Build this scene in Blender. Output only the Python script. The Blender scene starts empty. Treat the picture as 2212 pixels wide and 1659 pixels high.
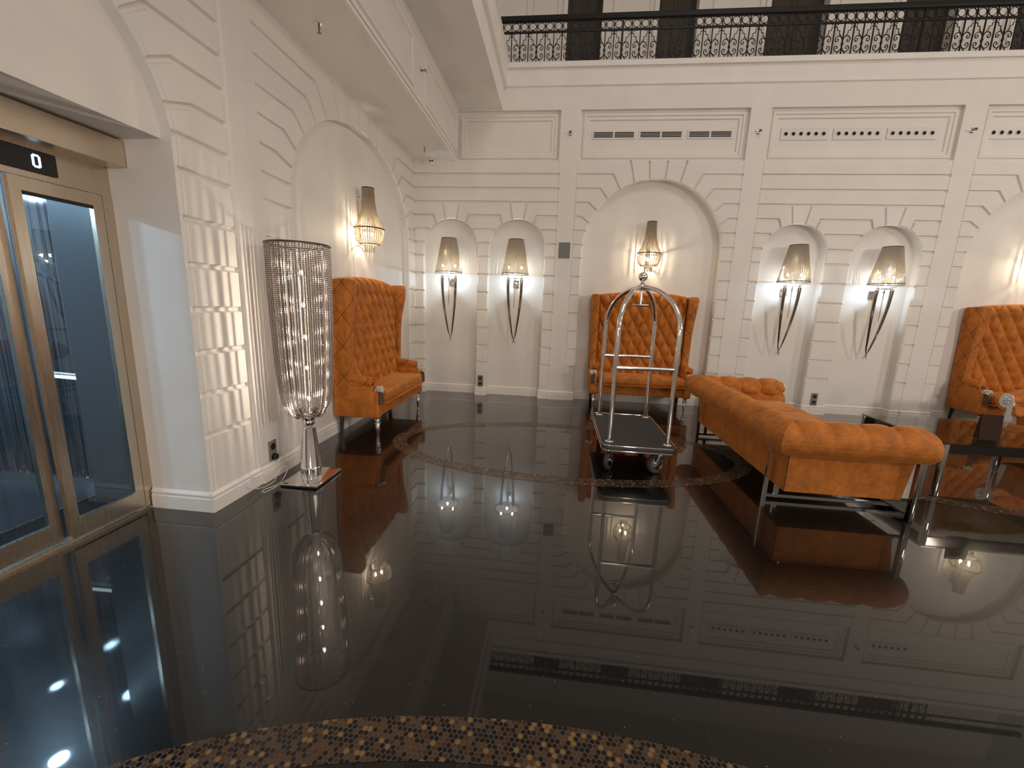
import bpy, bmesh, math, random
import numpy as np
from mathutils import Vector, Matrix
from mathutils.geometry import delaunay_2d_cdt
random.seed(7)
PI = math.pi
sc = bpy.context.scene
COL = sc.collection

# ------------------------------------------------------------------ helpers
def link(o, parent=None):
    COL.objects.link(o)
    if parent is not None:
        o.parent = parent
    return o

def tag(o, label=None, cat=None, group=None, kind=None):
    if label: o['label'] = label
    if cat: o['category'] = cat
    if group: o['group'] = group
    if kind: o['kind'] = kind
    return o

def thing(name, label, cat, loc=(0, 0, 0), rz=0.0, group=None):
    o = bpy.data.objects.new(name, None)
    o.empty_display_size = 0.1
    o.location = loc
    o.rotation_euler = (0, 0, rz)
    link(o)
    return tag(o, label, cat, group)

def children(o):
    return [c for c in bpy.data.objects if c.parent == o]

def copy_tree(o, parent=None):
    c = o.copy()
    link(c)
    c.parent = parent
    for k in children(o):
        if k is not c:
            copy_tree(k, c)
    return c

class MB:
    """collects shapes and links them as one mesh object"""
    def __init__(s):
        s.v = []; s.f = []
    def add(s, vs, fs, M=None):
        b = len(s.v)
        if M is not None:
            vs = [tuple(M @ Vector(p)) for p in vs]
        s.v.extend([tuple(p) for p in vs])
        s.f.extend([tuple(b + i for i in f) for f in fs])
        return s
    def box(s, x0, x1, y0, y1, z0, z1, M=None):
        vs = [(x0, y0, z0), (x1, y0, z0), (x1, y1, z0), (x0, y1, z0), (x0, y0, z1), (x1, y0, z1), (x1, y1, z1), (x0, y1, z1)]
        return s.add(vs, [(0, 3, 2, 1), (4, 5, 6, 7), (0, 1, 5, 4), (1, 2, 6, 5), (2, 3, 7, 6), (3, 0, 4, 7)], M)
    def rbox(s, x0, x1, y0, y1, z0, z1, r=0.01, seg=2, M=None):
        bm = bmesh.new()
        bmesh.ops.create_cube(bm, size=1)
        for v in bm.verts:
            v.co = Vector(((x0 + x1) / 2 + v.co.x * (x1 - x0), (y0 + y1) / 2 + v.co.y * (y1 - y0), (z0 + z1) / 2 + v.co.z * (z1 - z0)))
        bmesh.ops.bevel(bm, geom=bm.edges[:], offset=r, segments=seg, affect='EDGES', profile=0.5)
        bm.verts.index_update()
        vs = [v.co[:] for v in bm.verts]; fs = [[v.index for v in f.verts] for f in bm.faces]
        bm.free()
        return s.add(vs, fs, M)
    def tube(s, pts, r, n=8, caps=True, M=None, closed=False):
        pts = [Vector(p) for p in pts]
        N = len(pts)
        rs = r if hasattr(r, '__len__') else [r] * N
        vs = []; fs = []
        prev = None
        for i, p in enumerate(pts):
            if closed:
                t = pts[(i + 1) % N] - pts[i - 1]
            else:
                t = pts[min(i + 1, N - 1)] - pts[max(i - 1, 0)]
            t.normalize()
            if prev is None:
                a = Vector((0, 0, 1)) if abs(t.z) < 0.9 else Vector((1, 0, 0))
                u = t.cross(a).normalized()
            else:
                u = (prev - t * prev.dot(t)).normalized()
            prev = u
            w = t.cross(u)
            for k in range(n):
                a = 2 * PI * k / n
                vs.append(p + (u * math.cos(a) + w * math.sin(a)) * rs[i])
        M_ = N if closed else N - 1
        for i in range(M_):
            j = (i + 1) % N
            for k in range(n):
                fs.append((i * n + k, i * n + (k + 1) % n, j * n + (k + 1) % n, j * n + k))
        if caps and not closed:
            fs.append(tuple(range(n - 1, -1, -1)))
            fs.append(tuple((N - 1) * n + k for k in range(n)))
        return s.add(vs, fs, M)
    def lathe(s, prof, n=24, M=None, capb=True, capt=True):
        vs = []; fs = []
        for (r, z) in prof:
            for k in range(n):
                a = 2 * PI * k / n
                vs.append((r * math.cos(a), r * math.sin(a), z))
        for i in range(len(prof) - 1):
            for k in range(n):
                fs.append((i * n + k, i * n + (k + 1) % n, (i + 1) * n + (k + 1) % n, (i + 1) * n + k))
        if capb: fs.append(tuple(range(n - 1, -1, -1)))
        if capt: fs.append(tuple((len(prof) - 1) * n + k for k in range(n)))
        return s.add(vs, fs, M)
    def sphere(s, c, r, n=12, m=8, sz=1.0):
        prof = [(max(1e-4, r * math.sin(PI * i / m)), -r * sz * math.cos(PI * i / m)) for i in range(m + 1)]
        return s.lathe(prof, n, Matrix.Translation(c), False, False)
    def prism(s, poly, t0, t1, fn):
        """poly: 2D points; fn(a, b, t) -> 3D"""
        n = len(poly)
        vs = [fn(a, b, t0) for a, b in poly] + [fn(a, b, t1) for a, b in poly]
        fs = [tuple(range(n)), tuple(range(2 * n - 1, n - 1, -1))]
        for i in range(n):
            j = (i + 1) % n
            fs.append((i, i + n, j + n, j))
        return s.add(vs, fs)
    def grid(s, P, closed_u=False):
        """P[i][j] -> 3D points"""
        nu = len(P); nv = len(P[0])
        vs = [p for row in P for p in row]
        fs = []
        for i in range(nu if closed_u else nu - 1):
            i2 = (i + 1) % nu
            for j in range(nv - 1):
                fs.append((i * nv + j, i2 * nv + j, i2 * nv + j + 1, i * nv + j + 1))
        return s.add(vs, fs)
    def build(s, name, mat, parent=None, smooth=35, fix=True, mats=None, midx=None):
        me = bpy.data.meshes.new(name)
        me.from_pydata(s.v, [], s.f)
        if fix:
            bm = bmesh.new(); bm.from_mesh(me)
            bmesh.ops.recalc_face_normals(bm, faces=bm.faces[:])
            bm.to_mesh(me); bm.free()
        me.materials.append(mat)
        if smooth:
            me.polygons.foreach_set('use_smooth', [True] * len(me.polygons))
            me.update()
            me.set_sharp_from_angle(angle=math.radians(smooth))
        me.update()
        o = bpy.data.objects.new(name, me)
        return link(o, parent)

def struct(mb, name, mat, parent=None, smooth=35, fix=True):
    o = mb.build(name, mat, parent, smooth, fix)
    if parent is None: o['kind'] = 'structure'
    return o

# ------------------------------------------------------------------ materials
def lin(h):
    f = lambda c: c / 12.92 if c <= 0.04045 else ((c + 0.055) / 1.055) ** 2.4
    return tuple(f(int(h[i:i + 2], 16) / 255) for i in (0, 2, 4)) + (1,)

def mat(name, col, rough=0.5, metal=0.0, **kw):
    m = bpy.data.materials.new(name); m.use_nodes = True
    b = m.node_tree.nodes['Principled BSDF']
    b.inputs['Base Color'].default_value = col
    b.inputs['Roughness'].default_value = rough
    b.inputs['Metallic'].default_value = metal
    for k, v in kw.items():
        b.inputs[k.replace('_', ' ')].default_value = v
    return m

class NT:
    def __init__(s, m):
        s.t = m.node_tree; s.n = s.t.nodes; s.b = s.n['Principled BSDF']
    def node(s, typ, **kw):
        n = s.n.new(typ)
        for k, v in kw.items(): setattr(n, k, v)
        return n
    def l(s, a, b): s.t.links.new(a, b)
    def m(s, op, a, b=None, c=None):
        n = s.n.new('ShaderNodeMath'); n.operation = op
        for i, x in enumerate((a, b, c)):
            if x is None: continue
            if isinstance(x, (int, float)): n.inputs[i].default_value = x
            else: s.l(x, n.inputs[i])
        return n.outputs[0]
    def mix(s, fac, a, b):
        n = s.n.new('ShaderNodeMix'); n.data_type = 'RGBA'
        for sock, x in ((n.inputs['Factor'], fac), (n.inputs[6], a), (n.inputs[7], b)):
            if isinstance(x, (int, float, tuple)): sock.default_value = x
            else: s.l(x, sock)
        return n.outputs[2]
    def noise(s, scale, detail=3, vec=None, rough=0.5):
        n = s.node('ShaderNodeTexNoise'); n.inputs['Scale'].default_value = scale
        n.inputs['Detail'].default_value = detail; n.inputs['Roughness'].default_value = rough
        if vec is not None: s.l(vec, n.inputs['Vector'])
        return n.outputs['Fac']
    def bump(s, h, strength=0.2, dist=0.01):
        n = s.node('ShaderNodeBump'); n.inputs['Strength'].default_value = strength; n.inputs['Distance'].default_value = dist
        s.l(h, n.inputs['Height']); s.l(n.outputs[0], s.b.inputs['Normal'])
    def coord(s, which='Object'):
        return s.node('ShaderNodeTexCoord').outputs[which]
    def ramp(s, x, lo, hi):
        n = s.node('ShaderNodeMapRange'); n.inputs[1].default_value = lo; n.inputs[2].default_value = hi; n.clamp = True
        s.l(x, n.inputs[0]); return n.outputs[0]

def paint(name, c):
    m = mat(name, c, 0.55); t = NT(m)
    n = t.noise(3.0, 4, t.coord())
    t.l(t.mix(t.ramp(n, .35, .7), c, tuple(x * .95 for x in c[:3]) + (1,)), t.b.inputs['Base Color'])
    t.bump(t.noise(120, 2, t.coord()), .06, .003)
    return m
M = {}
M['wall'] = paint('white wall paint', (.80, .765, .72, 1))
M['ceil'] = paint('ceiling paint', (.78, .75, .71, 1))
M['trim'] = paint('satin trim paint', (.82, .785, .745, 1))
M['chrome'] = mat('polished chrome', (.82, .80, .78, 1), .08, 1)
M['dchrome'] = mat('dark nickel', (.30, .27, .25, 1), .06, 1)
M['darkrail'] = mat('dark polished rail', (.085, .075, .07, 1), .08, 1)
M['mchrome'] = mat('mirror chrome', (.45, .43, .41, 1), .025, 1)
M['black'] = mat('black plastic', (.012, .012, .013, 1), .45)
M['rubber'] = mat('grey rubber', (.05, .048, .046, 1), .6)
M['greyp'] = mat('grey plastic', (.22, .21, .19, 1), .5)
M['whitep'] = mat('white plastic', (.75, .72, .68, 1), .4)
M['iron'] = mat('wrought iron', (.010, .009, .010, 1), .5, .3)
M['darkwood'] = mat('dark stained wood', (.02, .012, .009, 1), .35)
M['hole_shade'] = mat('painted opening shade', (.006, .006, .006, 1), .8)  # near-black colour painting the shade inside the vents

def velvet(name, c, quilt=False):
    m = mat(name, c, .75); t = NT(m)
    b = t.b
    b.inputs['Sheen Weight'].default_value = .5
    b.inputs['Sheen Roughness'].default_value = .32
    b.inputs['Sheen Tint'].default_value = (1, .50, .16, 1)
    co = t.coord()
    n1 = t.noise(9, 4, co, .6); n2 = t.noise(70, 2, co)
    f = t.m('ADD', t.m('MULTIPLY', n1, .7), t.m('MULTIPLY', n2, .3))
    dark = tuple(x * .62 for x in c[:3]) + (1,); light = tuple(min(1, x * 1.22) for x in c[:3]) + (1,)
    colr = t.mix(t.ramp(f, .35, .66), dark, light)
    if quilt:
        sp = t.node('ShaderNodeSeparateXYZ'); t.l(co, sp.inputs[0])
        yx = t.m('ADD', sp.outputs[1], t.m('MULTIPLY', t.m('ABSOLUTE', sp.outputs[0]), 1.15))
        a = t.m('ADD', t.m('MULTIPLY', yx, 3.3), t.m('MULTIPLY', sp.outputs[2], 2.9))
        d = t.m('SUBTRACT', t.m('MULTIPLY', yx, 3.3), t.m('MULTIPLY', sp.outputs[2], 2.9))
        la = t.m('ABSOLUTE', t.m('SUBTRACT', t.m('FRACT', a), .5))
        ld = t.m('ABSOLUTE', t.m('SUBTRACT', t.m('FRACT', d), .5))
        k = t.m('LESS_THAN', t.m('MINIMUM', la, ld), .012)
        colr = t.mix(k, colr, (.03, .012, .004, 1))
    t.l(colr, b.inputs['Base Color'])
    t.bump(n2, .12, .004)
    return m
OR = (.50, .155, .014, 1)
M['velvet'] = velvet('orange velvet', OR)
M['quilt'] = velvet('orange velvet with stitched diamonds', OR, True)
M['seam'] = mat('dark seam cord', (.10, .03, .006, 1), .8)
M['fluff'] = mat('ivory fringe', (.62, .56, .47, 1), .9)
M['tassel'] = mat('grey brown tassel thread', (.085, .055, .035, 1), .7, Sheen_Weight=.4)
M['pearl'] = mat('pale leather scroll', (.66, .63, .58, 1), .35)

def steel(name, c, rough=.28, axis=2):
    m = mat(name, c, rough, 1); t = NT(m)
    mp = t.node('ShaderNodeMapping'); s = [140, 140, 140]; s[axis] = 1.5
    mp.inputs['Scale'].default_value = s
    t.l(t.coord(), mp.inputs[0])
    n = t.noise(1.0, 3, mp.outputs[0])
    t.l(t.m('ADD', t.m('MULTIPLY', n, .14), rough - .07), t.b.inputs['Roughness'])
    t.bump(n, .08, .002)
    return m
M['steel'] = steel('brushed bronze steel', (.60, .51, .41, 1), .26, 2)
M['steelh'] = steel('brushed bronze steel header', (.66, .56, .44, 1), .30, 1)

def emit(name, c, s):
    m = bpy.data.materials.new(name); m.use_nodes = True
    nt = m.node_tree; nt.nodes.clear()
    e = nt.nodes.new('ShaderNodeEmission'); e.inputs[0].default_value = c; e.inputs[1].default_value = s
    o = nt.nodes.new('ShaderNodeOutputMaterial'); nt.links.new(e.outputs[0], o.inputs[0])
    return m
M['bulbw'] = emit('warm bulb', (1, .80, .50, 1), 460)
M['bulbc'] = emit('cool led', (.50, .75, 1, 1), 2600)
M['bulbf'] = emit('floor lamp bulb', (1, .84, .68, 1), 680)
M['bulbs'] = emit('sconce bulb', (1, .82, .58, 1), 800)
M['led'] = emit('cold downlight', (.58, .81, 1, 1), 430)
M['digit'] = emit('display digit', (.42, .62, 1, 1), 3.2)
M['railled'] = emit('handrail light', (.80, .95, 1, 1), 3.5)

def glassm(name, tint=(1, 1, 1, 1), ior=1.5, extra=0.0):
    m = bpy.data.materials.new(name); m.use_nodes = True
    nt = m.node_tree; nt.nodes.clear()
    N = nt.nodes.new; L = nt.links.new
    tr = N('ShaderNodeBsdfTransparent'); tr.inputs[0].default_value = tint
    gl = N('ShaderNodeBsdfGlossy'); gl.inputs['Roughness'].default_value = .02
    fr = N('ShaderNodeLayerWeight'); fr.inputs[0].default_value = .5
    pw = N('ShaderNodeMath'); pw.operation = 'POWER'; pw.inputs[1].default_value = 5
    L(fr.outputs['Facing'], pw.inputs[0])
    f0 = ((ior - 1) / (ior + 1)) ** 2 + extra
    ad = N('ShaderNodeMath'); ad.operation = 'MULTIPLY_ADD'; ad.inputs[1].default_value = 1 - f0; ad.inputs[2].default_value = f0; ad.use_clamp = True
    mx = N('ShaderNodeMixShader'); o = N('ShaderNodeOutputMaterial')
    L(pw.outputs[0], ad.inputs[0]); L(ad.outputs[0], mx.inputs[0]); L(tr.outputs[0], mx.inputs[1]); L(gl.outputs[0], mx.inputs[2]); L(mx.outputs[0], o.inputs[0])
    return m
M['doorglass'] = glassm('door glass', (.80, .87, .91, 1), 1.5, .02)
M['tableglass'] = glassm('smoked table glass', (.62, .66, .62, 1), 1.55, .0)
M['clearglass'] = glassm('clear glass', (.97, .98, 1, 1), 1.5, .05)

def translucent(name, c, trans=.55, see=.12):
    m = bpy.data.materials.new(name); m.use_nodes = True
    nt = m.node_tree; nt.nodes.clear(); N = nt.nodes.new; L = nt.links.new
    d = N('ShaderNodeBsdfDiffuse'); d.inputs[0].default_value = c
    t = N('ShaderNodeBsdfTranslucent'); t.inputs[0].default_value = c
    g = N('ShaderNodeBsdfGlossy'); g.inputs[0].default_value = (.8, .78, .75, 1); g.inputs['Roughness'].default_value = .25
    a = N('ShaderNodeMixShader'); a.inputs[0].default_value = trans
    b = N('ShaderNodeMixShader'); b.inputs[0].default_value = see
    o = N('ShaderNodeOutputMaterial')
    L(d.outputs[0], a.inputs[1]); L(t.outputs[0], a.inputs[2]); L(a.outputs[0], b.inputs[1]); L(g.outputs[0], b.inputs[2]); L(b.outputs[0], o.inputs[0])
    return m
M['strand'] = translucent('glass bead strand', (.52, .45, .35, 1), .62, .22)
M['chain'] = mat('silver chain', (.46, .405, .375, 1), .26, 1)
M['ring'] = mat('dark shade ring', (.09, .075, .065, 1), .4, .6)

# floor: black granite, polished
def granite():
    m = mat('polished black granite', (.010, .0095, .009, 1), .035); t = NT(m)
    t.b.inputs['IOR'].default_value = 1.40
    for k_, v_ in (('Coat Weight', 1.0), ('Coat Roughness', .018), ('Coat IOR', 1.51), ('Specular IOR Level', .22)): t.b.inputs[k_].default_value = v_
    co = t.coord()
    v = t.node('ShaderNodeTexVoronoi'); v.inputs['Scale'].default_value = 42; t.l(co, v.inputs['Vector'])
    wn = t.node('ShaderNodeSeparateColor'); t.l(v.outputs['Color'], wn.inputs[0])
    spk = t.m('MULTIPLY', t.m('LESS_THAN', v.outputs['Distance'], .075), t.m('GREATER_THAN', wn.outputs[0], .86))
    sp = t.node('ShaderNodeSeparateXYZ'); t.l(co, sp.inputs[0])
    fx = t.m('ABSOLUTE', t.m('SUBTRACT', t.m('FRACT', t.m('DIVIDE', t.m('ADD', sp.outputs[0], 100 - 4.05 + .75), 1.5)), .5))
    fy = t.m('ABSOLUTE', t.m('SUBTRACT', t.m('FRACT', t.m('DIVIDE', t.m('ADD', sp.outputs[1], 100.3), 3.0)), .5))
    jt = t.m('MAXIMUM', t.m('LESS_THAN', fx, .0007), t.m('LESS_THAN', fy, .0003))
    n = t.noise(260, 2, co)
    base = t.mix(t.ramp(n, .45, .8), (.0045, .0042, .0040, 1), (.010, .0095, .009, 1))
    c = t.mix(spk, base, (.40, .34, .27, 1))
    c = t.mix(jt, c, (.022, .018, .015, 1))
    t.l(c, t.b.inputs['Base Color'])
    t.l(t.m('ADD', t.m('MULTIPLY', t.noise(2.2, 5, co, .65), .10), .20), t.b.inputs['Roughness'])
    t.l(t.m('ADD', t.m('MULTIPLY', t.noise(1.7, 4, co, .6), .03), .006), t.b.inputs['Coat Roughness'])
    return m
M['granite'] = granite()

# mosaic of round penny tiles on a hexagonal lattice
def mosaic():
    m = mat('brown penny mosaic', (.1, .06, .03, 1), .28); t = NT(m)
    P = .0193
    sp = t.node('ShaderNodeSeparateXYZ'); t.l(t.coord(), sp.inputs[0])
    x = t.m('DIVIDE', t.m('ADD', sp.outputs[0], 50.0), P); y = t.m('DIVIDE', t.m('ADD', sp.outputs[1], 50.0), P * math.sqrt(3))
    def lat(ox, oy):
        xx = t.m('ADD', x, ox); yy = t.m('ADD', y, oy)
        dx = t.m('SUBTRACT', t.m('FRACT', xx), .5); dy = t.m('MULTIPLY', t.m('SUBTRACT', t.m('FRACT', yy), .5), math.sqrt(3))
        d = t.m('SQRT', t.m('ADD', t.m('MULTIPLY', dx, dx), t.m('MULTIPLY', dy, dy)))
        cid = t.m('ADD', t.m('ADD', t.m('FLOOR', xx), ox), t.m('MULTIPLY', t.m('ADD', t.m('FLOOR', yy), oy), 77.77))
        return d, cid
    d1, c1 = lat(0, 0); d2, c2 = lat(.5, .5)
    sel = t.m('LESS_THAN', d1, d2)
    cid = t.m('ADD', t.m('MULTIPLY', sel, c1), t.m('MULTIPLY', t.m('SUBTRACT', 1, sel), c2))
    d = t.m('MINIMUM', d1, d2)
    wn = t.node('ShaderNodeTexWhiteNoise', noise_dimensions='1D'); t.l(cid, wn.inputs['W'])
    cr = t.node('ShaderNodeValToRGB'); cr.color_ramp.interpolation = 'CONSTANT'
    e = cr.color_ramp.elements
    e[0].position = 0; e[0].color = (.008, .005, .0045, 1); e[1].position = .45; e[1].color = (.055, .026, .010, 1)
    for p, c in ((.62, (.080, .042, .018, 1)), (.80, (.072, .037, .022, 1)), (.88, (.23, .125, .038, 1))):
        k = e.new(p); k.color = c
    t.l(wn.outputs['Value'], cr.inputs[0])
    edge = t.m('GREATER_THAN', d, .44)
    t.l(t.mix(edge, cr.outputs[0], (.068, .047, .034, 1)), t.b.inputs['Base Color'])
    t.l(t.m('ADD', .12, t.m('MULTIPLY', edge, .5)), t.b.inputs['Roughness'])
    t.bump(t.m('LESS_THAN', d, .44), .3, .003)
    return m
M['mosaic'] = mosaic()

def deckm():
    m = mat('charcoal carpet', (.035, .034, .033, 1), .95); t = NT(m)
    n = t.noise(160, 3, t.coord())
    t.l(t.mix(t.ramp(n, .3, .7), (.018, .018, .018, 1), (.055, .053, .05, 1)), t.b.inputs['Base Color'])
    t.bump(n, .4, .004)
    return m
M['carpet'] = deckm()

def grain():
    m = mat('dark grained panel', (.045, .05, .058, 1), .085, .6); t = NT(m)
    mp = t.node('ShaderNodeMapping'); mp.inputs['Scale'].default_value = (60, 60, .6); t.l(t.coord(), mp.inputs[0])
    n = t.noise(1.0, 4, mp.outputs[0], .7)
    t.l(t.mix(t.ramp(n, .38, .68), (.02, .022, .026, 1), (.20, .20, .21, 1)), t.b.inputs['Base Color'])
    return m
M['grain'] = grain()
M['liftfloor'] = mat('dark lift floor', (.03, .034, .04, 1), .25)
M['liftwall'] = mat('blue grey lift wall', (.34, .37, .40, 1), .3, .3)
M['liftdark'] = mat('dark lift return', (.045, .058, .07, 1), .35, .2)
M['curtain'] = paint('dark brown door wood', (.045, .036, .026, 1))

# ------------------------------------------------------------------ walls with grooves
GZ = [3.55, 3.345, 3.14, 2.935, 2.725, 2.515, 2.31, 2.02, 1.733, 1.444, 1.154, .859, .568]
ZT = 3.745      # top of the block work
ZP = 4.455      # top of the frieze

class Niche:
    def __init__(s, c, a, b, zc, depth, z0=0.0):
        s.c, s.a, s.b, s.zc, s.depth, s.z0 = c, a, b, zc, depth, z0
    def outline(s, off=0.0, n=40):
        a = s.a + off; b = s.b + off
        pts = [(s.c - a, s.z0)]
        for i in range(n + 1):
            th = PI - PI * i / n
            pts.append((s.c + a * math.cos(th), s.zc + b * math.sin(th)))
        pts.append((s.c + a, s.z0))
        return pts
    def inside(s, u, z):
        if z < s.z0 - 1e-6: return False
        d = abs(u - s.c)
        if z <= s.zc: return d < s.a
        return (d / s.a) ** 2 + ((z - s.zc) / s.b) ** 2 < 1
    def half(s, z):
        if z <= s.zc: return s.a
        q = 1 - ((z - s.zc) / s.b) ** 2
        return s.a * math.sqrt(max(q, 0))

class Wall:
    def __init__(s, u0, u1, z0, z1, fn):
        s.R = (u0, u1, z0, z1); s.fn = fn
        s.niches = []; s.holes = []; s.groove = []   # groove: (pts, outer half width, inner half width, depth)
    def g(s, pts, wo=.019, wi=.010, d=.030):
        s.groove.append(([tuple(p) for p in pts], wo, wi, d))
    def build(s, name, m):
        V = []; E = []
        def loop(pts, closed=True):
            b = len(V); V.extend(pts)
            n = len(pts)
            for i in range(n if closed else n - 1):
                E.append((b + i, b + (i + 1) % n))
        u0, u1, z0, z1 = s.R
        loop([(u0, z0), (u1, z0), (u1, z1), (u0, z1)])
        rims = []
        for nc in s.niches:
            loop(nc.outline(), True)
            loop(nc.outline(.016), False)
        for (a, b, c, d) in s.holes:
            loop([(a, c), (b, c), (b, d), (a, d)])
        segs = []
        cl = lambda p: (min(max(p[0], u0), u1), min(max(p[1], z0), z1))
        for pts, wo, wi, dep in s.groove:
            for (p, q) in zip(pts[:-1], pts[1:]):
                d = Vector((q[0] - p[0], q[1] - p[1])); L = d.length; d /= L
                n = Vector((-d.y, d.x))
                segs.append((p, q, wo, wi, dep))
                for w, ext in ((wo, wo), (wi, wi)):
                    c = [cl((p[0] - d.x * ext + n.x * w * k, p[1] - d.y * ext + n.y * w * k)) for k in (1, -1)]
                    e = [cl((q[0] + d.x * ext + n.x * w * k, q[1] + d.y * ext + n.y * w * k)) for k in (1, -1)]
                    loop([c[0], e[0], e[1], c[1]])
        out = delaunay_2d_cdt([Vector(p) for p in V], E, [], 0, 1e-5)
        ov, of = out[0], out[2]
        P = np.array([(v.x, v.y) for v in ov]); dep = np.zeros(len(P))
        for (p, q, wo, wi, dd) in segs:
            p = np.array(p); d = np.array(q) - p; L2 = d @ d
            t = np.clip(((P - p) @ d) / L2, 0, 1)
            dist = np.linalg.norm(P - (p + t[:, None] * d), axis=1)
            dep = np.maximum(dep, dd * np.clip((wo - dist) / (wo - wi), 0, 1))
        for nc in s.niches:
            for i, (u, z) in enumerate(P):
                if abs(u - nc.c) < nc.a + .02 and z >= nc.z0 - 1e-6:
                    h = abs(u - nc.c)
                    if z <= nc.zc: e = h - nc.a
                    else: e = (math.sqrt((h / nc.a) ** 2 + ((z - nc.zc) / nc.b) ** 2) - 1) * min(nc.a, nc.b)
                    if e < .002: dep[i] = .016
        mb = MB()
        fs = []
        for f in of:
            cx = sum(ov[i].x for i in f) / 3; cz = sum(ov[i].y for i in f) / 3
            if any(nc.inside(cx, cz) for nc in s.niches): continue
            if any(a < cx < b and c < cz < d for a, b, c, d in s.holes): continue
            fs.append(tuple(f))
        mb.add([s.fn(P[i][0], dep[i], P[i][1]) for i in range(len(P))], fs)
        for nc in s.niches:
            if nc.depth <= 0: continue
            o = nc.outline()
            prof = [.016, .016 + .12 * nc.depth, .016 + .14 * nc.depth, nc.depth]
            o2 = nc.outline(.012)
            b = []
            for (u, z), (u2, z2) in zip(o, o2):
                b.append([s.fn(u, prof[0], z), s.fn(u, prof[1], z), s.fn(u2, prof[1] + .001, z2), s.fn(u2, nc.depth, z2)])
            mb.grid(b)
            k = len(o)
            mb.add([s.fn(u, nc.depth, z) for u, z in o2], [tuple(range(k))])
        obj = mb.build(name, m, None, 0, False)
        # a consistent outward side
        obj['kind'] = 'structure'
        return obj

def frame_ring(mb, fn, u0, u1, z0, z1, prof):
    """moulding swept round a rectangle: prof = [(inset, out)...]"""
    rings = []
    for (ins, out) in prof:
        rings.append([fn(u0 + ins, out, z0 + ins), fn(u1 - ins, out, z0 + ins), fn(u1 - ins, out, z1 - ins), fn(u0 + ins, out, z1 - ins)])
    for a, b in zip(rings[:-1], rings[1:]):
        for i in range(4):
            j = (i + 1) % 4
            mb.add([a[i], a[j], b[j], b[i]], [(0, 1, 2, 3)])
    return mb

fb = lambda u, d, z: (u, d, z)          # back wall, depth goes +Y
fl = lambda u, d, z: (-d, u, z)         # left wall, depth goes -X

W = Wall(0, 13.0, 0, ZP + .31, fb)
small = [Niche(.60, .447, .447, 2.435, .14), Niche(1.686, .450, .450, 2.436, .14),
         Niche(5.88, .456, .44, 2.435, .14), Niche(7.155, .467, .44, 2.437, .14)]
big = [Niche(3.777, 1.05, 1.05, 2.43, .14), Niche(9.27, 1.05, 1.05, 2.43, .14)]
W.niches = small + big
PX = [(2.30, 2.575), (4.995, 5.275), (7.775, 8.055), (10.5, 10.78)]     # pilasters
panels = [(.70, 2.285), (2.588, 4.997), (5.28, 7.778), (8.06, 10.47)]
for (a, b) in panels:
    W.holes.append((a, b, ZT, ZP - .008))
# pilaster edges
for a, b in PX:
    for x in (a, b): W.g([(x, 0.15), (x, ZT - .01)], .006, .002, .008)
# small niche bays
for (xa, xb, ns) in ((0, 2.30, small[:2]), (5.275, 7.775, small[2:])):
    for z in GZ[:3]: W.g([(xa, z), (xb, z)])
    for nc in ns:
        for k in (-1, 1):
            W.g([(nc.c + k * .137, GZ[2]), (nc.c + k * .087, 2.86)], .016, .008, .026)
    # fourth and fifth courses bend to the arch
    for z, bend, dz, ext in ((GZ[3], .29, .127, .232), (GZ[4], .385, .03, .35)):
        xs = xa
        for nc in ns:
            h = nc.half(z - dz)
            W.g([(xs, z), (nc.c - bend, z), (nc.c - h, z - dz)])
            W.g([(nc.c + h, z - dz), (nc.c + bend, z)])
            xs = nc.c + bend
        W.g([(xs, z), (xb, z)])
    for z in GZ[5:]:
        xs = xa
        for nc in ns:
            W.g([(xs, z), (nc.c - nc.half(z), z)]); xs = nc.c + nc.half(z)
        W.g([(xs, z), (xb, z)])
# big niche bays
for (xa, xb, nc) in ((2.575, 4.995, big[0]), (8.055, 10.5, big[1])):
    for k in (-1, 1):
        X = xa if k < 0 else xb
        for z, bend, e, ez in ((GZ[0], .655, .54, 3.332), (GZ[1], .83, .72, 3.197), (GZ[2], .995, .86, 3.02), (GZ[3], 1.105, .965, 2.838), (GZ[4], 1.11, .99, 2.727)):
            W.g([(X, z), (nc.c + k * bend, z), (nc.c + k * e, ez)], .016, .008, .026)
        for z in GZ[5:]: W.g([(X, z), (nc.c + k * nc.half(z), z)], .016, .008, .026)
        W.g([(nc.c + k * .135, ZT), (nc.c + k * .113, 3.475)], .016, .008, .026)
        W.g([(nc.c + k * .413, ZT), (nc.c + k * .335, 3.425)], .016, .008, .026)
wall_back = W.build('wall_back', M['wall'])

mb = MB()
for (a, b) in panels:
    frame_ring(mb, fb, a, b, ZT, ZP - .008, [(0, 0), (0, .055), (.035, .055), (.045, .035), (.075, .030), (.085, .045), (.125, .045), (.135, .062)])
    i = .135
    mb.add([(a + i, .062, ZT + i), (b - i, .062, ZT + i), (b - i, .062, ZP - .008 - i), (a + i, .062, ZP - .008 - i)], [(0, 1, 2, 3)])
struct(mb, 'trim_1', M['wall'], None, 0, False)
# cornice above the frieze and gallery edge of the back wall
mb = MB()
prof = [(0, 4.756), (-.020, 4.764), (-.022, 4.776), (-.012, 4.784), (-.012, 5.075), (.05, 5.075), (2.4, 5.075)]
mb.grid([[(1.42, y, z), (13, y, z)] for y, z in prof])
struct(mb, 'trim_2', M['trim'], None, 20)

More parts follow.
